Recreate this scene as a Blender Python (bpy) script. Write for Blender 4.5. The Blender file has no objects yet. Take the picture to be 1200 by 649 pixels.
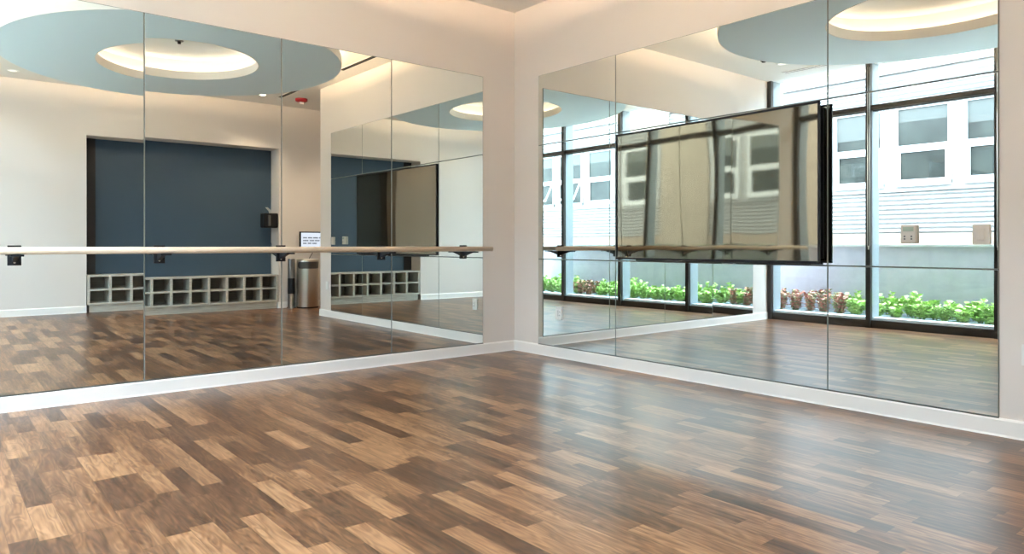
import bpy, bmesh, math, random
from mathutils import Vector, Matrix
PI = math.pi
rnd = random.Random(7)
scene = bpy.context.scene
C = scene.collection

# ---------------------------------------------------------------- camera, light, exposure
cam_d = bpy.data.cameras.new('camera'); cam = bpy.data.objects.new('camera', cam_d); C.objects.link(cam)
cam.location = (-4.7696, -5.7348, 1.10)
cam.rotation_euler = (PI/2, 0, math.radians(50.28-90))
cam_d.sensor_width = 36.0; cam_d.lens = 832.25/1200*36
cam_d.shift_x = -2.3/1200; cam_d.shift_y = -37.44/1200
cam_d.clip_start = 0.02
scene.cycles.max_bounces = 16; scene.cycles.glossy_bounces = 12; scene.cycles.diffuse_bounces = 6; scene.cycles.transparent_max_bounces = 24
scene.camera = cam
scene.view_settings.view_transform = 'Standard'; scene.view_settings.look = 'None'
scene.view_settings.gamma = 1.0; scene.view_settings.use_curve_mapping = False
scene.view_settings.exposure = 1.62

world = bpy.data.worlds.new('sky'); scene.world = world; world.use_nodes = True
wn = world.node_tree; wn.nodes.clear()
wo = wn.nodes.new('ShaderNodeOutputWorld'); wb = wn.nodes.new('ShaderNodeBackground')
wb.inputs['Color'].default_value = (0.72, 0.87, 1.0, 1); wb.inputs['Strength'].default_value = 7.6
wn.links.new(wb.outputs[0], wo.inputs[0])

def lamp(name, kind, loc, rot, energy, color, **kw):
    d = bpy.data.lights.new(name, kind); d.energy = energy; d.color = color
    for k, v in kw.items(): setattr(d, k, v)
    o = bpy.data.objects.new(name, d); C.objects.link(o); o.location = loc; o.rotation_euler = rot
    return o
# sun from over our own roof, falling on the facade opposite the windows
sun = lamp('sun', 'SUN', (0, 0, 10), (0, 0, 0), 0.5, (1, 0.95, 0.86), angle=math.radians(3))
sun.rotation_euler = Vector((-0.75, 0.22, -0.85)).to_track_quat('-Z', 'Y').to_euler()
# sampling portal in the window opening (emits nothing, only guides the sky light through the glass)
portal = lamp('window_portal', 'AREA', (-5.3, -2.97, 1.77), (0, math.radians(-90), 0), 1.0, (1, 1, 1), shape='RECTANGLE', size=3.6, size_y=6.0)
portal.data.cycles.is_portal = True
scene.cycles.sample_clamp_indirect = 5.0
LED_COL = (1.0, 0.70, 0.45)
LED_RING, LED_RIM = 4.6, 88.0
DOWN_W = 60.0

# ---------------------------------------------------------------- helpers
def mat(name, col=(.8, .8, .8), rough=.5, metal=0.0, spec=.5, emis=None, estr=0.0):
    m = bpy.data.materials.new(name); m.use_nodes = True
    b = m.node_tree.nodes['Principled BSDF']
    b.inputs['Base Color'].default_value = (*col, 1); b.inputs['Roughness'].default_value = rough
    b.inputs['Metallic'].default_value = metal; b.inputs['Specular IOR Level'].default_value = spec
    if emis: b.inputs['Emission Color'].default_value = (*emis, 1); b.inputs['Emission Strength'].default_value = estr
    return m
def N(m, typ, **kw):
    n = m.node_tree.nodes.new(typ)
    for k, v in kw.items(): setattr(n, k, v)
    return n
def L(m, a, b): m.node_tree.links.new(a, b)
def bsdf(m): return m.node_tree.nodes['Principled BSDF']
def math_node(m, op, a, b=None, c=None):
    n = N(m, 'ShaderNodeMath', operation=op)
    for i, v in enumerate((a, b, c)):
        if v is None: continue
        if isinstance(v, (int, float)): n.inputs[i].default_value = v
        else: L(m, v, n.inputs[i])
    return n.outputs[0]
def noisy(m, scale, amt, bump=0.0, stretch=(1, 1, 1)):
    """small tone variation and optional bump on a flat colour material"""
    b = bsdf(m); col = b.inputs['Base Color'].default_value[:]
    tc = N(m, 'ShaderNodeTexCoord'); mp = N(m, 'ShaderNodeMapping'); mp.inputs['Scale'].default_value = stretch
    nz = N(m, 'ShaderNodeTexNoise'); nz.inputs['Scale'].default_value = scale; nz.inputs['Detail'].default_value = 4
    L(m, tc.outputs['Object'], mp.inputs[0]); L(m, mp.outputs[0], nz.inputs['Vector'])
    r = N(m, 'ShaderNodeValToRGB')
    r.color_ramp.elements[0].position = .3; r.color_ramp.elements[1].position = .7
    r.color_ramp.elements[0].color = tuple(max(0, c*(1-amt)) for c in col[:3])+(1,)
    r.color_ramp.elements[1].color = tuple(min(1, c*(1+amt)) for c in col[:3])+(1,)
    L(m, nz.outputs['Fac'], r.inputs[0]); L(m, r.outputs[0], b.inputs['Base Color'])
    if bump:
        bp = N(m, 'ShaderNodeBump'); bp.inputs['Strength'].default_value = bump; bp.inputs['Distance'].default_value = .01
        L(m, nz.outputs['Fac'], bp.inputs['Height']); L(m, bp.outputs[0], b.inputs['Normal'])
    return m

def obj(name, bm, m, parent=None, loc=None, smooth=False, bevel=0.0):
    me = bpy.data.meshes.new(name)
    bmesh.ops.recalc_face_normals(bm, faces=bm.faces)
    bm.to_mesh(me); bm.free()
    if smooth:
        for p in me.polygons: p.use_smooth = True
    for x in (m if isinstance(m, (list, tuple)) else [m]): me.materials.append(x)
    o = bpy.data.objects.new(name, me); C.objects.link(o)
    if parent: o.parent = parent
    if loc: o.location = loc
    if bevel:
        md = o.modifiers.new('bevel', 'BEVEL'); md.width = bevel; md.segments = 2; md.limit_method = 'ANGLE'
    return o
def box(bm, x0, x1, y0, y1, z0, z1, mi=0):
    vs = [bm.verts.new(v) for v in ((x0,y0,z0),(x1,y0,z0),(x1,y1,z0),(x0,y1,z0),(x0,y0,z1),(x1,y0,z1),(x1,y1,z1),(x0,y1,z1))]
    for f in ((0,3,2,1),(4,5,6,7),(0,1,5,4),(1,2,6,5),(2,3,7,6),(3,0,4,7)):
        bm.faces.new([vs[i] for i in f]).material_index = mi
    return bm
def B(*a): return box(bmesh.new(), *a)
def tube(bm, pts, r, seg=10, cap=True, mi=0):
    """round tube through points"""
    rings = []
    pts = [Vector(p) for p in pts]
    up = None
    for i, p in enumerate(pts):
        t = (pts[min(i+1, len(pts)-1)]-pts[max(i-1, 0)]).normalized()
        if up is None: up = Vector((0, 0, 1)) if abs(t.z) < .9 else Vector((1, 0, 0))
        a = t.cross(up).normalized(); up = a.cross(t).normalized()
        rr = r[i] if isinstance(r, (list, tuple)) else r
        rings.append([bm.verts.new(p+a*math.cos(2*PI*k/seg)*rr+up*math.sin(2*PI*k/seg)*rr) for k in range(seg)])
    for A, D in zip(rings, rings[1:]):
        for k in range(seg): bm.faces.new((A[k], A[(k+1) % seg], D[(k+1) % seg], D[k])).material_index = mi
    if cap:
        bm.faces.new(rings[0][::-1]); bm.faces.new(rings[-1])
    return bm
def lathe(bm, prof, cx=0, cy=0, seg=40, rx=1.0, ry=1.0, a0=0, a1=2*PI, mi=0, close=False):
    """profile [(r,z)] spun about z; elliptic by rx, ry"""
    full = abs(a1-a0-2*PI) < 1e-6
    n = seg if full else seg+1
    rings = [[bm.verts.new((cx+r*rx*math.cos(a0+(a1-a0)*k/seg), cy+r*ry*math.sin(a0+(a1-a0)*k/seg), z)) for k in range(n)] for r, z in prof]
    if close: rings.append(rings[0])
    for A, D in zip(rings, rings[1:]):
        for k in range(seg):
            q = (A[k], A[(k+1) % n], D[(k+1) % n], D[k])
            try: bm.faces.new(q).material_index = mi
            except ValueError: pass
    return bm
def ring_prism(bm, cx, cy, inner, outer, z0, z1, seg=96):
    """flat elliptic annulus with thickness; inner/outer = (rx, ry)"""
    P = []
    for (rx, ry), z in ((outer, z0), (outer, z1), (inner, z1), (inner, z0)):
        P.append([bm.verts.new((cx+rx*math.cos(2*PI*k/seg), cy+ry*math.sin(2*PI*k/seg), z)) for k in range(seg)])
    P.append(P[0])
    for A, D in zip(P, P[1:]):
        for k in range(seg): bm.faces.new((A[k], A[(k+1) % seg], D[(k+1) % seg], D[k]))
    return bm
def tag(o, label, cat, group=None, kind=None):
    o['label'] = label; o['category'] = cat
    if group: o['group'] = group
    if kind: o['kind'] = kind
    return o
def thing(name, label, cat, loc=(0, 0, 0), rotz=0, group=None):
    o = bpy.data.objects.new(name, None); C.objects.link(o); o.empty_display_size = .05
    o.location = loc; o.rotation_euler = (0, 0, rotz)
    return tag(o, label, cat, group)
def struct(name, bm, m, parent=None, **kw):
    o = obj(name, bm, m, parent, **kw)
    if not parent: o['kind'] = 'structure'
    return o
def dup(root, loc, rotz=None, label=None, scale=None):
    r = root.copy(); C.objects.link(r); r.location = loc
    if rotz is not None: r.rotation_euler = (0, 0, rotz)
    if scale: r.scale = scale
    if label: r['label'] = label
    for ch in list(root.children):
        c = ch.copy(); C.objects.link(c); c.parent = r
        for g in ch.children:
            d = g.copy(); C.objects.link(d); d.parent = c
    return r

# ---------------------------------------------------------------- materials
M = {}
M['paint'] = noisy(mat('wall_paint', (.755, .70, .66), .55, spec=.3), 300, .015, .03)
M['ceil'] = noisy(mat('ceiling_paint', (.80, .79, .76), .7, spec=.2), 200, .01)
M['blue'] = noisy(mat('blue_accent_paint', (.045, .080, .122), .5, spec=.35), 250, .03, .02)
M['base'] = mat('baseboard_white', (.90, .87, .84), .35)
M['white'] = mat('white_plastic', (.85, .84, .81), .35)
M['beigeplastic'] = mat('almond_plastic', (.66, .60, .53), .35)
M['black'] = mat('black_metal', (.012, .013, .016), .45, spec=.25)
M['blackgloss'] = mat('black_gloss_plastic', (.01, .01, .012), .15)
M['darkframe'] = mat('bronze_window_frame', (.045, .04, .037), .35, metal=.3)
M['alu'] = mat('pale_aluminium', (.27, .31, .34), .45, metal=.25)
M['railwood'] = noisy(mat('maple_rail', (.70, .54, .40), .35), 60, .12, 0, (.03, 1, 1))
M['steel'] = mat('brushed_steel', (.62, .58, .52), .28, metal=1.0)
M['darksteel'] = mat('dark_steel', (.16, .16, .16), .35, metal=.9)
M['dark'] = mat('dark_void', (.01, .01, .01), .8)
M['red'] = mat('red_plastic', (.25, .006, .01), .3)
M['led'] = mat('warm_led_strip', (1, .8, .6), .5, emis=(1, .76, .57), estr=LED_RING)
M['ledrim'] = mat('warm_led_rim_strip', (1, .8, .6), .5, emis=LED_COL, estr=LED_RIM)
M['lens'] = mat('lamp_lens', (1, .9, .8), .4, emis=(1, .8, .58), estr=9)
M['screenlit'] = mat('lit_display', (.05, .05, .05), .3, emis=(.82, .86, 1), estr=.36)
M['screentext'] = mat('display_grey_text', (.03, .03, .05), .5)
M['backing'] = mat('mirror_backing', (.12, .12, .11), .6)

mm = mat('mirror_silver', (.835, .885, .87), .0, metal=1.0); M['mirror'] = mm
M['mirroredge'] = mat('polished_glass_edge', (.27, .30, .28), .45)

g = bpy.data.materials.new('window_glass'); g.use_nodes = True; g.node_tree.nodes.clear()
go = N(g, 'ShaderNodeOutputMaterial'); gm = N(g, 'ShaderNodeMixShader'); gt = N(g, 'ShaderNodeBsdfTransparent')
gg = N(g, 'ShaderNodeBsdfGlossy'); gg.inputs['Roughness'].default_value = .01
gt.inputs['Color'].default_value = (.97, .985, .985, 1)
gf = N(g, 'ShaderNodeLayerWeight')
L(g, math_node(g, 'MULTIPLY_ADD', math_node(g, 'POWER', gf.outputs['Facing'], 5), .5, .03), gm.inputs[0]); L(g, gt.outputs[0], gm.inputs[1]); L(g, gg.outputs[0], gm.inputs[2]); L(g, gm.outputs[0], go.inputs[0])
M['glass'] = g

# sheet-vinyl wood floor: narrow strips of random block length running along y
fm = mat('wood_strip_floor', rough=.3); M['floor'] = fm
tc = N(fm, 'ShaderNodeTexCoord'); sx = N(fm, 'ShaderNodeSeparateXYZ'); L(fm, tc.outputs['Object'], sx.inputs[0])
X, Y = sx.outputs[0], sx.outputs[1]
row = math_node(fm, 'FLOOR', math_node(fm, 'DIVIDE', X, .0925))
wr = N(fm, 'ShaderNodeTexWhiteNoise', noise_dimensions='1D'); L(fm, row, wr.inputs['W'])
ln = math_node(fm, 'MULTIPLY_ADD', wr.outputs['Value'], .12, .40)
yy = math_node(fm, 'ADD', math_node(fm, 'DIVIDE', Y, ln), math_node(fm, 'MULTIPLY', wr.outputs['Value'], 37.3))
col = math_node(fm, 'FLOOR', yy)
cid = N(fm, 'ShaderNodeCombineXYZ'); L(fm, row, cid.inputs[0]); L(fm, col, cid.inputs[1])
wc = N(fm, 'ShaderNodeTexWhiteNoise', noise_dimensions='3D'); L(fm, cid.outputs[0], wc.inputs['Vector'])
sc = N(fm, 'ShaderNodeSeparateColor'); L(fm, wc.outputs['Color'], sc.inputs[0])
# grain
gv = N(fm, 'ShaderNodeCombineXYZ')
L(fm, math_node(fm, 'MULTIPLY', X, 20.0), gv.inputs[0])
L(fm, math_node(fm, 'MULTIPLY_ADD', Y, 3.2, math_node(fm, 'MULTIPLY', sc.outputs[1], 60)), gv.inputs[1])
L(fm, math_node(fm, 'MULTIPLY', sc.outputs[2], 40), gv.inputs[2])
n1 = N(fm, 'ShaderNodeTexNoise'); n1.inputs['Scale'].default_value = .9; n1.inputs['Detail'].default_value = 1.0; n1.inputs['Distortion'].default_value = .3
L(fm, gv.outputs[0], n1.inputs['Vector'])
rings = math_node(fm, 'SINE', math_node(fm, 'MULTIPLY', n1.outputs['Fac'], 48.0))
n2 = N(fm, 'ShaderNodeTexNoise'); n2.inputs['Scale'].default_value = 4; n2.inputs['Detail'].default_value = 3
g2 = N(fm, 'ShaderNodeCombineXYZ'); L(fm, math_node(fm, 'MULTIPLY', X, 14.0), g2.inputs[0]); L(fm, math_node(fm, 'MULTIPLY', Y, .9), g2.inputs[1]); L(fm, sc.outputs[1], g2.inputs[2])
L(fm, g2.outputs[0], n2.inputs['Vector'])
tone = math_node(fm, 'ADD', math_node(fm, 'MULTIPLY_ADD', rings, .085, math_node(fm, 'MULTIPLY', sc.outputs[0], .62)),
                 math_node(fm, 'ADD', math_node(fm, 'MULTIPLY', n2.outputs['Fac'], .95), math_node(fm, 'MULTIPLY_ADD', n1.outputs['Fac'], .35, -.45)))
cr = N(fm, 'ShaderNodeValToRGB'); L(fm, tone, cr.inputs[0]); e = cr.color_ramp.elements
e[0].position = .05; e[0].color = (.038, .017, .010, 1); e[1].position = 1.0; e[1].color = (.36, .192, .095, 1)
for p_, c_ in ((.35, (.090, .040, .020, 1)), (.6, (.175, .082, .038, 1))):
    q = e.new(p_); q.color = c_
# dark joint lines between strips
fx = math_node(fm, 'FRACT', math_node(fm, 'DIVIDE', X, .0925)); fy = math_node(fm, 'FRACT', yy)
def edge(f, w): return math_node(fm, 'MAXIMUM', math_node(fm, 'LESS_THAN', f, w), math_node(fm, 'GREATER_THAN', f, 1-w))
jl = math_node(fm, 'MAXIMUM', edge(fx, .012), edge(fy, .0025))
mx = N(fm, 'ShaderNodeMix', data_type='RGBA'); L(fm, math_node(fm, 'MULTIPLY', jl, .6), mx.inputs[0]); L(fm, cr.outputs[0], mx.inputs[6]); mx.inputs[7].default_value = (.05, .025, .015, 1)
L(fm, mx.outputs[2], bsdf(fm).inputs['Base Color'])
bsdf(fm).inputs['Roughness'].default_value = .285
bsdf(fm).inputs['Specular IOR Level'].default_value = .45
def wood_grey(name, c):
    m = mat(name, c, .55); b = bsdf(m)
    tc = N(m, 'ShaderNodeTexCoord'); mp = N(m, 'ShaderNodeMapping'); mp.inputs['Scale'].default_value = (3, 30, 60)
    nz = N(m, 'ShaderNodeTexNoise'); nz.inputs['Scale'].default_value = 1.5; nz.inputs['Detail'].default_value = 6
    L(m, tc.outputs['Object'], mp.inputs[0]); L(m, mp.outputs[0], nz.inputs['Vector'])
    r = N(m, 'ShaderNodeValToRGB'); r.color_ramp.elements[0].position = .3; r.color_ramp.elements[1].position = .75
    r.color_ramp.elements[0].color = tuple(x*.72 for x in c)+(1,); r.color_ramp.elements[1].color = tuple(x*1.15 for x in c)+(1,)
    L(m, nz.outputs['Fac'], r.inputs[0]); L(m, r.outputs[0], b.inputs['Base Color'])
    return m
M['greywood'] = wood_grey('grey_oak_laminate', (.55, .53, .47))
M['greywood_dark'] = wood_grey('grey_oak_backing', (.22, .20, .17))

# ---------------------------------------------------------------- room shell (corner at the origin, room in x<0, y<0)
W, D, H = 4.95, 6.45, 3.535
AY, AX = 4.76, 3.0           # right wall ends at y=-AY, then an entry bay out to x=AX
RX0, RX1, RZ, RY = -2.915, 0.0, 2.78, 6.81   # recess in the back wall
struct('floor', B(-W-.0, AX, -RY-.1, .0, -.12, 0), M['floor'])
struct('ceiling', B(-W-.25, AX+.1, -RY-.2, .15, H, H+.15), M['ceil'])
struct('wall_left', B(-W-.25, .15, 0, .15, -.12, H), M['paint'])
bm = B(0, .15, -AY, 0, -.12, H)
struct('wall_right', bm, M['paint'])
struct('wall_entry', B(.15, AX, -AY, -AY+.15, -.12, H), M['paint'])
struct('wall_entry_end', B(AX, AX+.12, -RY-.1, -AY+.15, -.12, H), M['paint'])
bm = bmesh.new()
box(bm, -W-.25, RX0, -RY-.1, -D, -.12, H)
box(bm, RX1, AX, -RY-.1, -D, -.12, H)
box(bm, RX0, RX1, -RY-.1, -D, RZ, H)
struct('wall_back', bm, M['paint'])
struct('wall_recess', B(RX0, RX1, -RY-.1, -RY, 0, RZ), M['blue'])
struct('wall_added_exterior', B(-W-.25, -W+.05, .15, 7, -.12, 3.9), M['paint'])  # unseen wall, and roof below: our building carried on, added to shade the parapet
struct('trim_added_roof', B(-W-.35, 4, -9, 7.2, H+.15, 3.95), M['paint'])
struct('recess_shade_strip', B(RX0, RX0+.17, -RY, -RY+.02, .59, RZ), mat('painted_shade', (.022, .02, .024), .6))  # near-black strip added for the shadow band at the recess's left end
struct('wall_window', B(-W-.25, -W, -D, -5.98, -.12, H), M['paint'])
def skirting(name, pts, nx, ny):
    bm = bmesh.new(); (x0, y0), (x1, y1) = pts; t = .014; h = .105
    prof = [(0, 0), (t+.004, 0), (t, .012), (t, h-.012), (t-.006, h), (0, h)]
    A = [bm.verts.new((x0+nx*a, y0+ny*a, z)) for a, z in prof]; E = [bm.verts.new((x1+nx*a, y1+ny*a, z)) for a, z in prof]
    for i in range(len(prof)):
        j = (i+1) % len(prof); bm.faces.new((A[i], A[j], E[j], E[i]))
    bm.faces.new(A[::-1]); bm.faces.new(E)
    struct(name, bm, M['base'])
skirting('baseboard_left', ((-W, 0), (0, 0)), 0, -1)
skirting('baseboard_right', ((0, 0), (0, -AY-.014)), -1, 0)
skirting('baseboard_entry', ((0, -AY), (AX, -AY)), 0, -1)
skirting('baseboard_back', ((-W, -D), (RX0, -D)), 0, 1)
skirting('baseboard_back_entry', ((RX1, -D), (AX, -D)), 0, 1)
skirting('baseboard_jamb', ((RX1, -RY), (RX1, -D+.014)), -1, 0)

# ---------------------------------------------------------------- window wall, floor to ceiling
MY = [-.035, -1.47, -2.95, -4.43, -5.91]
FB, TZ = .10, 2.93
for i in range(4):
    a, b = MY[i+1], MY[i]
    w = struct('window_%d' % (i+1), B(-W-.035, -W-.025, a+.03, b-.03, FB, H), M['glass'])
    obj('window_frame', B(-W-.07, -W+.0, a+.03, b-.03, 0, FB), M['darkframe'], w)
    obj('transom_bar', box(B(-W-.05, -W+.0, a+.03, b-.03, TZ-.033, TZ+.033), -W-.12, -W-.05, a+.03, b-.03, TZ-.045, TZ+.02), M['darkframe'], w)
for i, y in enumerate(MY):
    m_ = struct('trim_mullion_%d' % (i+1), B(-W-.035, -W+.03, y-.03, y+.03, 0, H), M['darkframe'])
    obj('mullion_fin', B(-W-.235, -W-.035, y-.03, y+.03, 0, H), M['alu'], m_)
# pull cords hanging beside two mullions
def cord(x, y, z0, label):
    t = thing('shade_pull_cord', label, 'cord', (x, y, z0), group='shade cords on the mullions')
    bm = bmesh.new()
    tube(bm, [(0, -.012, 2.4), (0, -.012, .03), (0, -.006, .005), (0, .006, .005), (0, .012, .03), (0, .012, 2.4)], .0035, 6)
    obj('bead_chain', bm, M['steel'], t, smooth=True)
    obj('cord_weight', tube(bmesh.new(), [(0, 0, -.02), (0, 0, .03)], .008, 10), M['white'], t, smooth=True)
cord(-W+.055, -1.49, 1.06, 'silver shade pull cord hanging on the mullion nearer the television')
cord(-W+.055, -2.97, 1.06, 'silver shade pull cord hanging on the mullion near the mirror right edge')

# ---------------------------------------------------------------- ceiling cloud with oval light cove
CX, CY = -2.46, -3.19
CZ = 3.254; CT = .10
cl = thing('ceiling_cloud', 'pale blue oval ceiling cloud with an oval glowing light cove in its middle', 'ceiling cloud', (CX, CY, CZ))
o_ = obj('cloud_panel', ring_prism(bmesh.new(), 0, 0, (.858, .98), (1.785, 2.03), 0, CT), noisy(mat('cloud_paint', (.78, .89, .93), .6, spec=.2), 200, .01), cl)
obj('cove_lip', ring_prism(bmesh.new(), 0, 0, (.848, .97), (.8575, .9795), -.002, CT), mat('cream_lip', (.85, .80, .73), .6), cl)
obj('cloud_rim', ring_prism(bmesh.new(), 0, 0, (1.7855, 2.0305), (1.793, 2.038), -.0, CT), mat('white_rim', (.84, .84, .82), .6), cl)
obj('cove_back', ring_prism(bmesh.new(), 0, 0, (1.02, 1.142), (1.035, 1.157), CT, H-CZ), M['ceil'], cl)
obj('inner_light_strip', ring_prism(bmesh.new(), 0, 0, (.965, 1.087), (.985, 1.107), CT, CT+.012), M['led'], cl)
obj('outer_light_strip', ring_prism(bmesh.new(), 0, 0, (1.66, 1.905), (1.685, 1.93), CT, CT+.012), M['ledrim'], cl)
for k in range(8):
    a = PI/8+k*PI/4; r = 1.32; bm = bmesh.new()
    tube(bm, [(r*math.cos(a), r*1.13*math.sin(a), CT), (r*math.cos(a), r*1.13*math.sin(a), H-CZ)], .008, 8)
    obj('hanger_rod', bm, M['white'], cl)

# ---------------------------------------------------------------- things on the ceiling
M['lensdim'] = mat('lamp_lens_dim', (1, .9, .8), .4, emis=(1, .9, .8), estr=.35)
def downlight(x, y, label, watt, lens=True):
    t = thing('downlight', label, 'ceiling light', (x, y, H), group='recessed ceiling downlights')
    obj('trim_ring', lathe(bmesh.new(), [(.052, -.002), (.054, -.006), (.075, -.006), (.078, 0)], seg=32), M['white'], t, smooth=True)
    obj('lens', lathe(bmesh.new(), [(.0005, -.004), (.052, -.004)], seg=32), M['lens'] if watt > DOWN_W*.3 else M['lensdim'], t)
    l = lamp('lamp_beam', 'SPOT', (x, y, H-.012), (0, 0, 0), watt, (1, .78, .56), spot_size=math.radians(110), spot_blend=.8, shadow_soft_size=.05)
    l.parent = t; l.location = (0, 0, -.012)
downlight(-.56, -5.73, 'round lit ceiling downlight above the right side of the blue recess', DOWN_W)
downlight(-3.85, -5.95, 'round ceiling downlight above the back wall left of the blue recess', DOWN_W*.08)
downlight(-4.12, -.70, 'round ceiling downlight by the window corner, beside the black ceiling camera', DOWN_W*.1)
downlight(1.3, -5.6, 'round ceiling downlight in the entry bay', DOWN_W*.8)
def slot(x, y0, y1, label, m='dark', w=.07):
    t = thing('slot_diffuser', label, 'air vent', (x, y0, H), group='linear slot diffusers in the ceiling')
    n = y1-y0
    obj('slot', B(-w/2, w/2, 0, n, -.004, 0), M[m], t)
    f = bmesh.new(); box(f, -w/2-.008, -w/2, -.008, n+.008, -.006, 0); box(f, w/2, w/2+.008, -.008, n+.008, -.006, 0)
    obj('flange', f, M['white'], t)
slot(-.30, -3.42, -1.9, 'long black linear slot diffuser near the top of the right wall')
slot(-.26, -5.75, -4.98, 'short black linear slot diffuser near the red fire alarm')
t = thing('slot_diffuser', 'double slot diffuser along the top of the window wall', 'air vent', (-4.6, -1.55, H), group='linear slot diffusers in the ceiling')
obj('slot', box(B(-.05, -.02, 0, 1.1, -.004, 0), .02, .05, 0, 1.1, -.004, 0), M['dark'], t)
obj('flange', box(box(B(-.065, -.05, -.01, 1.11, -.007, 0), -.02, .02, -.01, 1.11, -.007, 0), .05, .065, -.01, 1.11, -.007, 0), M['white'], t)
t = thing('fire_alarm', 'red fire alarm strobe on the ceiling of the entry bay', 'fire alarm', (.07, -5.65, H))
obj('housing', lathe(bmesh.new(), [(.0005, -.055), (.07, -.055), (.098, -.04), (.10, 0)], seg=32), M['red'], t, smooth=True)
obj('strobe_lens', B(-.035, .035, -.02, .02, -.09, -.054), M['white'], t, bevel=.005)
t = thing('smoke_sensor', 'small dark sensor in the middle of the glowing cove', 'sensor', (-2.43, -3.34, H))
obj('sensor_base', lathe(bmesh.new(), [(.0005, -.012), (.045, -.012), (.05, 0)], seg=24), M['darksteel'], t, smooth=True)
obj('sensor_head', lathe(bmesh.new(), [(.0005, -.04), (.018, -.04), (.022, -.012)], seg=24), M['black'], t, smooth=True)
t = thing('ceiling_camera', 'small black dome camera on the ceiling beside the cloud edge', 'camera', (-3.66, -.70, H))
obj('dome_base', lathe(bmesh.new(), [(.045, -.02), (.055, -.015), (.058, 0)], seg=24), M['darksteel'], t, smooth=True)
obj('dome', lathe(bmesh.new(), [(.0005, -.062), (.02, -.058), (.038, -.042), (.045, -.02)], seg=24), M['blackgloss'], t, smooth=True)

# ---------------------------------------------------------------- mirrors
MZ0, MZ1 = .107, 2.804
def mirror_panel(wall, a0, a1, z0, z1, label, group, pitch=0.0, yaw=0.0, bow_v=0.0, bow_h=0.0):
    """a0<a1 distances from the corner along the wall; panel front 8 mm off the wall"""
    gp = .002; T = .006
    w, h = (a1-a0)/2-gp, (z1-z0)/2-gp
    nx, nz = 8, 12
    bm = bmesh.new()
    # local: u along wall, v up, n out of wall (towards room). front grid with gentle bow, thin ground edge
    bev = .0035
    wi, hi = w-bev, h-bev
    us = [-wi+2*wi*i/nx for i in range(nx+1)]; vs = [-hi+2*hi*i/nz for i in range(nz+1)]
    def nn(u, v): return T-bow_v*(v*v-h*h)-bow_h*(u*u-w*w)
    G = [[bm.verts.new((u, v, nn(u, v))) for v in vs] for u in us]
    for i in range(nx):
        for j in range(nz):
            bm.faces.new((G[i][j], G[i+1][j], G[i+1][j+1], G[i][j+1])).material_index = 0
    # ground edge, side and back with vertices of their own, so the mirror face stays optically flat
    per = [(i, 0) for i in range(nx+1)]+[(nx, j) for j in range(1, nz+1)]+[(i, nz) for i in range(nx-1, -1, -1)]+[(0, j) for j in range(nz-1, 0, -1)]
    P0, P1, P2 = [], [], []
    for i, j in per:
        u, v = us[i], vs[j]; uo = u*(w/wi); vo = v*(h/hi)
        if i not in (0, nx): uo = u
        if j not in (0, nz): vo = v
        P0.append(bm.verts.new((u, v, nn(u, v)))); P1.append(bm.verts.new((uo, vo, nn(u, v)-.0015))); P2.append(bm.verts.new((uo, vo, 0)))
    m_ = len(per)
    for k in range(m_):
        q = (k+1) % m_
        bm.faces.new((P0[k], P1[k], P1[q], P0[q])).material_index = 1
        bm.faces.new((P1[k], P2[k], P2[q], P1[q])).material_index = 1
    bm.faces.new(P2[::-1]).material_index = 1
    Rm = Matrix.Rotation(pitch, 4, 'X') @ Matrix.Rotation(yaw, 4, 'Y')
    c = (a0+a1)/2; cz = (z0+z1)/2
    if wall == 'left':    # n = -y, u = +x
        Mx = Matrix(((1, 0, 0, -c), (0, 0, -1, -.003), (0, 1, 0, cz), (0, 0, 0, 1)))
    else:                 # n = -x, u = -y
        Mx = Matrix(((0, 0, -1, -.003), (-1, 0, 0, -c), (0, 1, 0, cz), (0, 0, 0, 1)))
    me = bpy.data.meshes.new('mirror_panel')
    bm.to_mesh(me); bm.free()
    for p in me.polygons: p.use_smooth = (p.material_index == 0)
    me.materials.append(M['mirror']); me.materials.append(M['mirroredge'])
    o = bpy.data.objects.new('mirror_panel', me); C.objects.link(o)
    o.matrix_world = Mx @ Rm
    return tag(o, label, 'mirror', group)
ML = [.4164, 1.4720, 2.5027, 3.5299, 4.5249]
MR = [.3866, 1.4281, 3.3672, 4.3738]
ZR = [MZ0, .959, 2.101, MZ1]
LT = [dict(), dict(), dict(), dict(bow_v=.0045)]
LN = ['tall mirror panel of the left wall nearest the corner', 'tall left wall mirror panel, second from the corner',
      'tall left wall mirror panel, third from the corner, showing the blue recess', 'tall left wall mirror panel at the left edge of the photo']
for i in range(4): mirror_panel('left', ML[i], ML[i+1], MZ0, MZ1, LN[i], 'tall mirror panels on the left wall', **LT[i])
RT = {}
rn = ['bottom row', 'middle row', 'top row']; cn = ['left column nearest the corner', 'wide middle column around the television', 'right column farthest from the corner']
for i in range(3):
    for j in range(3):
        mirror_panel('right', MR[i], MR[i+1], ZR[j], ZR[j+1], 'right wall mirror panel in the %s, %s' % (rn[j], cn[i]), 'mirror panels on the right wall', **RT.get((i, j), {}))
struct('trim_1', box(B(-ML[4], -ML[0], -.010, 0, MZ0-.004, MZ0), -ML[4], -ML[0], -.0028, 0, MZ0, MZ1), M['backing'])
struct('trim_2', box(B(-.010, 0, -MR[3], -MR[0], MZ0-.004, MZ0), -.0028, 0, -MR[3], -MR[0], MZ0, MZ1), M['backing'])

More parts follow.
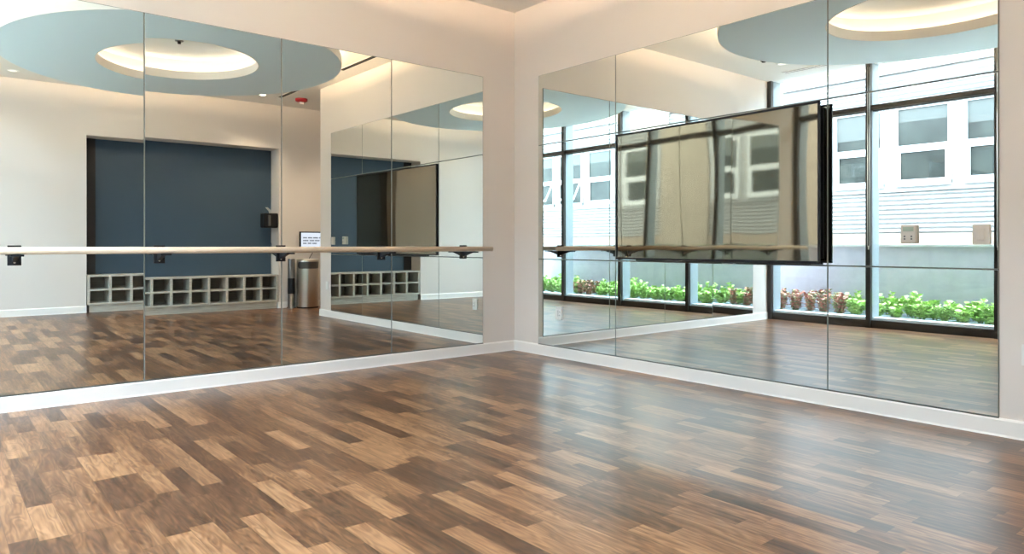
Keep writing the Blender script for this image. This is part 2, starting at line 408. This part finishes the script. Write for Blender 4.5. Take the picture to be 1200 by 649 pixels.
# ---------------------------------------------------------------- ballet barre on the left wall
BZ, BY = 1.062, -.19
ba = thing('ballet_barre', 'long pale wooden ballet barre on black brackets across the left mirror', 'barre', (0, 0, 0))
obj('rail', tube(bmesh.new(), [(-4.93, BY, BZ), (-.445, BY, BZ)], .0235, 24), M['railwood'], ba, smooth=True)
def bracket(x):
    bm = bmesh.new(); y0 = -.0115 if x > -4 else -.0195
    box(bm, x-.038, x+.038, y0-.007, y0, .965, 1.098)                    # wall plate
    # triangular gusset arm from the plate to the saddle
    for s in (-.006,):
        pts = [(y0, 1.035), (y0, .985), (BY+.03, 1.025), (BY-.028, 1.028), (BY-.028, 1.036), (BY+.02, 1.036)]
        A = [bm.verts.new((x-.014, y, z)) for y, z in pts]; E = [bm.verts.new((x+.014, y, z)) for y, z in pts]
        for i in range(len(pts)):
            j = (i+1) % len(pts); bm.faces.new((A[i], A[j], E[j], E[i]))
        bm.faces.new(A[::-1]); bm.faces.new(E)
    box(bm, x-.036, x+.036, BY-.026, BY+.026, 1.026, 1.0375)             # saddle plate
    b = obj('bracket', bm, M['black'], ba, bevel=.002)
    s = bmesh.new()
    lathe(s, [(.0005, 0), (.006, 0), (.007, -.002)], x, .985, 12)
    for v in s.verts: v.co = Vector((v.co.x, y0-.0075-abs(v.co.z)*0.5, v.co.y))
    obj('screw', s, M['steel'], b)
for x in (-4.31, -3.43, -2.51, -1.58, -.667): bracket(x)

# ---------------------------------------------------------------- television
tv = thing('television', 'large flat television mounted across the middle of the right wall mirror', 'television', (0, -2.405, 1.5275), math.radians(-2.2))
ty, tz, tf = .955, .5525, -.066
bm = bmesh.new()
bz = .016
box(bm, tf, tf+.016, -ty, ty, -tz, -tz+bz); box(bm, tf, tf+.016, -ty, ty, tz-bz, tz)
box(bm, tf, tf+.016, -ty, -ty+bz, -tz+bz, tz-bz); box(bm, tf, tf+.016, ty-bz, ty, -tz+bz, tz-bz)
obj('bezel', bm, M['black'], tv, bevel=.003)
obj('back_housing', B(-.05, -.030, -ty+.05, .3, -tz+.03, tz-.02), M['black'], tv, bevel=.006)
obj('wall_mount', B(-.030, -.017, -.35, .1, -.1, .14), M['darksteel'], tv)
obj('lower_edge_trim', B(tf-.003, tf+.014, -ty*.93, ty*.75, -tz-.012, -tz), M['blackgloss'], tv, bevel=.003)
sm = mat('television_glass', (.25, .215, .155), .035, metal=.92); 
tcs = N(sm, 'ShaderNodeTexCoord'); mps = N(sm, 'ShaderNodeMapping'); mps.inputs['Scale'].default_value = (1, 1.6, .55)
nzs = N(sm, 'ShaderNodeTexNoise'); nzs.inputs['Scale'].default_value = 1.7; nzs.inputs['Detail'].default_value = 0
L(sm, tcs.outputs['Object'], mps.inputs[0]); L(sm, mps.outputs[0], nzs.inputs['Vector'])
bps = N(sm, 'ShaderNodeBump'); bps.inputs['Strength'].default_value = .5; bps.inputs['Distance'].default_value = .004
L(sm, nzs.outputs['Fac'], bps.inputs['Height']); L(sm, bps.outputs[0], bsdf(sm).inputs['Normal'])
obj('screen', B(tf+.006, tf+.014, -ty+bz, ty-bz, -tz+bz, tz-bz), sm, tv)
bm = bmesh.new()
tube(bm, [(-.05, -.15, -tz-.004), (-.055, -.17, -tz-.018), (-.055, -.25, -tz-.02), (-.05, -.3, -tz-.004)], .004, 6)
obj('cable', bm, M['white'], tv, smooth=True)

# ---------------------------------------------------------------- plates on the right mirror and wall
def plate(name, y, z, w, h, label, cat, xf=-.010, m='white', parts=()):
    t = thing(name, label, cat, (xf, y, z))
    obj('cover_plate', B(-.007, 0, -w/2, w/2, -h/2, h/2), M[m], t, bevel=.003)
    return t
t = plate('wall_outlet', -.693, .435, .085, .125, 'white power outlet with switch in the lower left of the right mirror', 'outlet')
for dy, k in ((.017, 'rocker'), (-.017, 'socket')):
    obj(k, B(-.010, -.006, dy-.012, dy+.012, -.034, .034), M['white'], t, bevel=.002)
for dz in (-.02, .012):
    for dy in (-.022, -.012): obj('socket_slot', B(-.0108, -.0098, dy-.0015, dy+.0015, dz-.004, dz+.006), M['dark'], t)
obj('rocker_gap', B(-.0104, -.0098, .003, .006, -.03, .03), M['dark'], t)
t = plate('wall_outlet', -4.52, .48, .075, .12, 'white outlet plate low on the right wall strip beyond the mirror', 'outlet', xf=0)
obj('socket', B(-.010, -.006, -.017, .017, -.034, .034), M['white'], t, bevel=.002)
t = thing('thermostat', 'almond wall control with small display and two pairs of buttons on the right mirror', 'thermostat', (-.010, -3.894, 1.168))
obj('housing', B(-.028, 0, -.046, .046, -.058, .058), M['beigeplastic'], t, bevel=.008)
obj('display', B(-.030, -.026, -.032, .030, .018, .045), mat('lcd_green', (.42, .50, .40), .25), t, bevel=.001)
for sy in (-1, 1):
    for z in (-.030, -.014): obj('button', B(-.031, -.027, sy*.020-.005, sy*.020+.005, z-.005, z+.005), M['darksteel'], t, bevel=.001)
t = thing('wall_switch', 'almond square wall switch plate near the right edge of the mirror', 'switch', (-.010, -4.288, 1.163))
obj('cover_plate', B(-.012, 0, -.045, .045, -.058, .058), M['beigeplastic'], t, bevel=.003)
obj('rocker', B(-.018, -.011, -.020, .024, -.034, .034), M['beigeplastic'], t, bevel=.003)

# ---------------------------------------------------------------- cubby shelves in the recess
cs = thing('cubby_shelf', 'long low grey wood cubby shelf with two rows of open compartments', 'shelf', (-2.905, -6.45, 0))
cw, ch, cd, t_, nC = 2.90, .585, .35, .028, 10
bm = bmesh.new(); base_z = .115
box(bm, 0, cw, -cd, 0, ch-t_, ch); box(bm, 0, cw, -cd, 0, base_z, base_z+t_)
box(bm, 0, cw, -cd, -.002, (ch+base_z)/2-t_/2, (ch+base_z)/2+t_/2)
obj('shelf_boards', bm, M['greywood'], cs, bevel=.002)
for k in range(nC+1):
    x = k*(cw-t_*1.3)/nC
    obj('divider', B(x, x+t_*1.3, -cd+.001, -.001, base_z+t_, ch-t_), M['greywood'], cs)
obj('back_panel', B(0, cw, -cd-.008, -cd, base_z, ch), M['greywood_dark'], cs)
obj('plinth', B(.03, cw-.02, -cd+.02, -.03, 0, base_z), M['greywood'], cs)

# ---------------------------------------------------------------- entry bay: bins, display, dispenser
def bin_(x, y, r, h, m, label, a0, a1, rot=0):
    t = thing('trash_can', label, 'trash can', (x, y, 0), rot)
    zo0, zo1 = h-.165, h-.045
    bm = bmesh.new()
    lathe(bm, [(r*.98, .02), (r, .03), (r, zo0)], seg=48)
    lathe(bm, [(r, zo1), (r, h), (r-.012, h), (r-.012, zo1)], seg=48)
    # closed part of the band around the opening, with rounded ends
    seg = 20
    A = []
    for i in range(49):
        u = i/48; ang = a1+(2*PI-(a1-a0))*u
        A.append(ang)
    lo = [bm.verts.new((r*math.cos(a), r*math.sin(a), zo0)) for a in A]; hi = [bm.verts.new((r*math.cos(a), r*math.sin(a), zo1)) for a in A]
    for i in range(48): bm.faces.new((lo[i], lo[i+1], hi[i+1], hi[i]))
    hh = (zo1-zo0)/2; zc = (zo0+zo1)/2
    for edge_a, s in ((a1, -1), (a0, 1)):
        n = 10
        for top in (1, -1):
            P_ = []
            for i in range(n+1):
                th = i/n*PI/2; P_.append((edge_a+s*hh*(1-math.sin(th))/r*1.0, zc+top*hh*math.cos(th)*-1*-1))
            # fill between the straight edge and the arc
            c0 = bm.verts.new((r*math.cos(edge_a), r*math.sin(edge_a), zc+top*hh))
            prev = None
            for i in range(n+1):
                th = i/n*PI/2
                a = edge_a+s*hh/r*(1-math.cos(th)); z = zc+top*hh*math.sin(th)
                v = bm.verts.new((r*math.cos(a), r*math.sin(a), z))
                if prev: bm.faces.new((c0, prev, v))
                prev = v
    obj('body', bm, m, t, smooth=True)
    obj('liner', lathe(bmesh.new(), [(r-.015, h-.01), (r-.015, .03), (.001, .03)], seg=40), M['darksteel'], t, smooth=True)
    obj('lid', lathe(bmesh.new(), [(r-.006, h-.004), (r-.03, h+.004), (.001, h+.006)], seg=40), M['steel'], t, smooth=True)
    obj('foot_ring', lathe(bmesh.new(), [(r*.97, 0), (r*.99, .001), (r*.99, .025), (r*.95, .025)], seg=40), M['black'], t, smooth=True)
bin_(.42, -6.21, .185, .855, M['steel'], 'tall brushed steel round trash can with a wide slot under its top', math.radians(20), math.radians(175))
t = thing('wipes_stand', 'slim dark steel stand behind the left side of the steel trash can', 'stand', (.175, -6.33, 0))
obj('column', lathe(bmesh.new(), [(.001, .86), (.055, .86), (.06, .85), (.06, .02), (.075, .015), (.078, 0)], seg=32), M['darksteel'], t, smooth=True)
obj('bag_band', lathe(bmesh.new(), [(.061, .25), (.0625, .27), (.0625, .5), (.061, .52)], seg=32), M['black'], t, smooth=True)

t = thing('wall_display', 'small lit display screen with lines of grey text, above the trash can', 'monitor', (.64, -6.45, 1.185))
obj('monitor_frame', B(-.275, .275, 0, .045, -.155, .155), M['blackgloss'], t, bevel=.006)
s_ = obj('lit_screen', B(-.255, .255, .045, .048, -.135, .135), M['screenlit'], t)
rr = random.Random(3)
for z, n in ((.045, 4), (-.005, 4), (-.055, 3)):
    x = -.22; bm = bmesh.new()
    for k in range(n):
        w = rr.uniform(.06, .1)
        xx = x
        while xx < x+w:
            ww = rr.uniform(.008, .014); box(bm, xx, xx+ww*.75, .048, .0485, z-.012, z+.012); xx += ww
        x += w+.025
    obj('text_line', bm, M['screentext'], s_)
cb = obj('power_cable', tube(bmesh.new(), [(.62, -6.42, 1.03), (.60, -6.42, .95), (.55, -6.41, .88), (.50, -6.39, .80), (.47, -6.42, .5), (.47, -6.43, .03)], .006, 8), M['black'], smooth=True)
tag(cb, 'thin black cable hanging below the lit display', 'cable')
t = thing('wall_outlet', 'small white plate on the back wall left of the lit display', 'outlet', (.40, -6.45, 1.10), 0)
obj('cover_plate', B(-.035, .035, 0, .007, -.058, .058), M['white'], t, bevel=.002)
obj('rocker', B(-.016, .016, .006, .011, -.032, .032), M['white'], t, bevel=.002)
t = thing('towel_dispenser', 'black boxy wipes dispenser on the recess jamb with a white sheet sticking up', 'dispenser', (0, -6.47, 1.40))
obj('body', B(-.25, 0, -.2, .0, 0, .255), M['black'], t, bevel=.02)
obj('front_cover', B(-.175, -.02, 0, .022, .01, .245), M['black'], t, bevel=.015)
obj('clear_window', B(-.19, -.14, .0, .026, .03, .22), M['darksteel'], t, bevel=.01)
bm = bmesh.new(); tubep = [(-.13, -.05, .25), (-.15, -.05, .30), (-.20, -.06, .355)]
for a, b in zip(tubep, tubep[1:]):
    v = [bm.verts.new((a[0], a[1]-.04, a[2])), bm.verts.new((a[0]+.03, a[1]+.03, a[2])), bm.verts.new((b[0]+.02, b[1]+.03, b[2])), bm.verts.new((b[0], b[1]-.03, b[2]))]
    bm.faces.new(v)
bmesh.ops.solidify(bm, geom=bm.faces[:], thickness=.002)
obj('paper_sheet', bm, M['white'], t)
wc_ = obj('cable', tube(bmesh.new(), [(-.14, -6.44, 1.39), (-.16, -6.40, 1.15), (-.13, -6.38, 1.0), (-.03, -6.36, .90), (.08, -6.34, .87)], .004, 8), M['darksteel'], smooth=True)
tag(wc_, 'thin grey cable looping from the black dispenser towards the dark stand', 'cable')

# ---------------------------------------------------------------- outside: planter, parapet, plants
struct('trim_ledge', B(-W-.254, -W-.07, -6.3, .148, -.1, .13), mat('white_sill', (.85, .87, .88), .5))
PX = -6.08
pw = thing('planter_wall', 'low blue-grey concrete planter wall outside the windows', 'wall', (PX, -3, 0))
obj('wall_face', B(-.18, 0, -6, 6, -.3, 1.075), noisy(mat('grey_concrete', (.49, .49, .58), .8), 6, .06), pw)
obj('coping', B(-.21, .02, -6, 6, 1.075, 1.105), mat('pale_coping', (.6, .62, .63), .6), pw)
gm_ = noisy(mat('planter_gravel', (.30, .37, .40), .95), 60, .4, .6)
gr = obj('planter_soil', B(PX, -W-.255, -9, 3, -.2, .10), gm_); tag(gr, 'bluish gravel soil filling the planter outside the windows', 'soil', kind='stuff')
gd = obj('ground', B(-60, PX-.18, -40, 40, -.4, -.1), noisy(mat('paving', (.42, .42, .40), .9), 3, .15)); gd['kind'] = 'structure'

def leaf(bm, base, d, up, ln, w, mi):
    d = d.normalized(); s = d.cross(Vector((0, 0, 1)))
    s = s.normalized() if s.length > 1e-3 else Vector((1, 0, 0))
    p = [base, base+d*ln*.5+Vector((0, 0, up*ln*.18)), base+d*ln+Vector((0, 0, -ln*.12))]
    a = bm.verts.new(p[0]); b1 = bm.verts.new(p[1]+s*w); b2 = bm.verts.new(p[1]-s*w); m_ = bm.verts.new(p[1]+Vector((0, 0, -w*.4))); c = bm.verts.new(p[2])
    for f in ((a, b1, m_), (a, m_, b2), (b1, c, m_), (m_, c, b2)):
        bm.faces.new(f).material_index = mi
def plant_mesh(seed, h, n, lw, mats, stalky=False):
    r = random.Random(seed); bm = bmesh.new()
    stems = 9 if not stalky else 7
    tops = []
    for k in range(stems):
        a = r.uniform(0, 2*PI); sp = r.uniform(.03, .11)
        top = Vector((math.cos(a)*sp, math.sin(a)*sp, h*r.uniform(.55, 1.0)))
        tops.append((Vector((math.cos(a)*.02, math.sin(a)*.02, 0)), top))
    for k in range(n):
        b, t = tops[k % stems]; u = r.uniform(.12, 1)
        p = b.lerp(t, u); a = r.uniform(0, 2*PI)
        leaf(bm, p, Vector((math.cos(a), math.sin(a), r.uniform(.0, 1.3))), r.uniform(.2, 1), r.uniform(.7, 1.2)*lw*1.35, lw*r.uniform(.8, 1.2)*.62, r.choice((0, 0, 1)))
    for v in bm.verts: v.co.z = max(v.co.z, .008)
    me_leaf = bm
    st = bmesh.new()
    for b, t in tops: tube(st, [b, b.lerp(t, .5)+Vector((.01, 0, 0)), t], [.005, .004, .002], 6)
    return me_leaf, st
def leafmat(n, c, c2):
    m = mat(n, c, .5); noisy(m, 30, .3)
    bsdf(m).inputs['Subsurface Weight'].default_value = 0.0
    return m
G1, G2 = leafmat('leaf_green', (.36, .56, .14), 0), leafmat('leaf_lime', (.52, .70, .24), 0)
R1, R2 = leafmat('leaf_rust', (.50, .20, .14), 0), leafmat('leaf_pink', (.70, .40, .30), 0)
R3 = leafmat('leaf_olive', (.30, .34, .16), 0)
S1 = mat('stem_green', (.2, .28, .1), .6)
protos = []
for i, (h, n, lw, a, b, nm) in enumerate(((.21, 190, .058, G1, G2, 'leafy_plant'), (.19, 170, .062, G2, G1, 'leafy_plant'), (.30, 200, .055, G1, G2, 'leafy_plant'), (.30, 250, .042, R1, R3, 'rust_leaved_plant'), (.24, 230, .040, R2, R1, 'rust_leaved_plant'))):
    lb, sb = plant_mesh(20+i, h, n, lw, None)
    t = thing(nm, 'x', 'plant', (0, 0, -50)); obj('foliage', lb, [a, b], t); obj('stem', sb, S1, t)
    protos.append(t)
used = set()
k = 0
yv = .75
cols = [-5.36, -5.62, -5.88]
while yv > -6.2:
    for ci, x in enumerate(cols):
        y = yv+rnd.uniform(-.02, .02)-.1*ci
        red = (y > -.95 and (rnd.random() < .93 or y > -.6)) or (-4.7 < y < -3.75 and rnd.random() < .55)
        pi = rnd.choice((3, 3, 4)) if red else rnd.choice((0, 1, 0, 1, 2) if y > -3 else (0, 2, 2))
        where = ['front', 'middle', 'rear'][ci]
        if red:
            lab = ('rust-leaved plant in the %s row of the planter by the window corner' if y > -1.5 else 'rust-leaved plant in the %s row of the planter among green plants') % where
            grp = 'rust-leaved plants, %s row, %s' % (where, 'window corner' if y > -1.5 else 'among the green')
        else:
            seg_ = ['behind the first glass bay from the corner', 'behind the second glass bay from the corner', 'behind the third glass bay from the corner', 'behind the last glass bay'][min(3, max(0, int(-y/1.48)))]
            lab = 'bright green leafy plant, %s row, %s' % (where, seg_); grp = 'green plants, %s row, %s' % (where, seg_)
        src = protos[pi]
        loc = (x+rnd.uniform(-.02, .02), y, .102)
        s = rnd.uniform(.85, 1.15)
        if pi not in used:
            used.add(pi); o = src; o.location = loc; o.rotation_euler = (0, 0, rnd.uniform(0, 6)); o['label'] = lab
        else: o = dup(src, loc, rnd.uniform(0, 6), lab, (s, s, s*rnd.uniform(.9, 1.1)))
        o['group'] = grp
    yv -= .27 if yv < -.75 or yv > .5 else .225
for i, t in enumerate(protos):
    if i not in used:
        for c in list(t.children): bpy.data.objects.remove(c)
        bpy.data.objects.remove(t)

# ---------------------------------------------------------------- building opposite
BX = -9.97
bd = thing('apartment_building', 'white sided building with tan brick base and white framed windows, seen outside', 'building', (BX, -3, 0))
white_s = mat('white_siding', (.205, .200, .195), .6); stone = noisy(mat('beige_stone', (.22, .18, .14), .85), 8, .12, .2)
def siding(name, y0, y1, z0, z1):
    bm = bmesh.new(); p = .09; z = z0; prev = None
    while z < z1-1e-4:
        zt = min(z+p, z1)
        zm = min(z+p*.38, z1)
        if prev is None: prev = (bm.verts.new((0, y0, z)), bm.verts.new((0, y1, z)))
        a = bm.verts.new((.04, y0, zm)); b = bm.verts.new((.04, y1, zm)); c = bm.verts.new((.0, y1, zt)); d = bm.verts.new((.0, y0, zt))
        bm.faces.new((prev[0], prev[1], b, a)); bm.faces.new((a, b, c, d))
        prev = (d, c); z += p
    return obj(name, bm, white_s, bd)
brick = mat('tan_brick', (.6, .48, .38), .9)
tb = N(brick, 'ShaderNodeTexBrick'); tb.inputs['Scale'].default_value = 1; tb.inputs['Brick Width'].default_value = .21; tb.inputs['Row Height'].default_value = .07; tb.inputs['Mortar Size'].default_value = .008
tb.inputs['Color1'].default_value = (.24, .165, .12, 1); tb.inputs['Color2'].default_value = (.20, .15, .11, 1); tb.inputs['Mortar'].default_value = (.22, .20, .17, 1)
tcb = N(brick, 'ShaderNodeTexCoord'); sxb = N(brick, 'ShaderNodeSeparateXYZ'); cxb = N(brick, 'ShaderNodeCombineXYZ')
L(brick, tcb.outputs['Object'], sxb.inputs[0]); L(brick, sxb.outputs[1], cxb.inputs[0]); L(brick, sxb.outputs[2], cxb.inputs[1]); L(brick, cxb.outputs[0], tb.inputs['Vector']); L(brick, tb.outputs[0], bsdf(brick).inputs['Base Color'])
obj('wall_core', B(-.4, 0, -14, 14, -.1, 5.5), stone, bd)
obj('brick_base', B(0, .04, -14, 5.57, -.1, 1.33), brick, bd)
siding('siding', -2.74, 5.57, 1.33, 4.5); siding('siding', -14, -4.2, 1.33, 4.5)
obj('window_band', box(B(.0, .055, -2.7, 5.5, 2.14, 3.92), .0, .055, -14, -4.24, 2.14, 3.92), mat('white_panel', (.23, .226, .222), .6), bd)
obj('stone_band', box(B(0, .06, -14, 14, 4.5, 5.4), 0, .07, -4.2, -2.74, -.1, 4.5), stone, bd)
obj('trim_board', B(.06, .09, -14, 5.6, 4.47, 4.53), white_s, bd)
wfm = mat('white_window_frame', (.37, .37, .37), .45)
pane_m = mat('dark_teal_pane', (.020, .024, .021), .3, spec=.25); noisy(pane_m, 2.2, .5)
blind_m = mat('pale_blind', (.050, .056, .052), .6)
def facade_window(y1, blind=.35, openlow=False):
    y0 = y1-1.0; z0, z1, zm = 2.26, 3.79, 2.98; f = .06
    y0 += 3; y1 += 3
    bm = bmesh.new()
    box(bm, .05, .105, y0, y0+f, z0, z1); box(bm, .05, .105, y1-f, y1, z0, z1)
    box(bm, .05, .105, y0+f, y1-f, z1-f, z1); box(bm, .05, .12, y0, y1, z0-.03, z0+f); box(bm, .05, .11, y0+f, y1-f, zm-.045, zm+.045)
    w = obj('window', bm, wfm, bd, bevel=.004)
    obj('pane', B(.05, .065, y0+f, y1-f, z0+f, z1-f), pane_m, w)
    if blind: obj('blind', B(.065, .07, y0+f, y1-f, z1-f-blind, z1-f), blind_m, w)
    bm = bmesh.new(); a, b, c, d = y0+f, y1-f, z0+f, zm-.045; s = .045
    box(bm, 0, .03, a, a+s, c, d); box(bm, 0, .03, b-s, b, c, d); box(bm, 0, .03, a+s, b-s, c, c+s); box(bm, 0, .03, a+s, b-s, d-s, d)
    for v in bm.verts: v.co.z -= d
    sh = obj('sash', bm, wfm, w); sh.location = (.07, 0, d)
    if openlow: sh.rotation_euler = (0, -.5, 0)
for i, y in enumerate((1.41, .20, -1.0, -2.2, -3.4, -4.62)): facade_window(y, (.5, .25, .4, .35, .3, .45)[i])
for i, y in enumerate((-7.6, -8.8, -10.0, -11.2)): facade_window(y, .3, openlow=(i in (1, 2)))
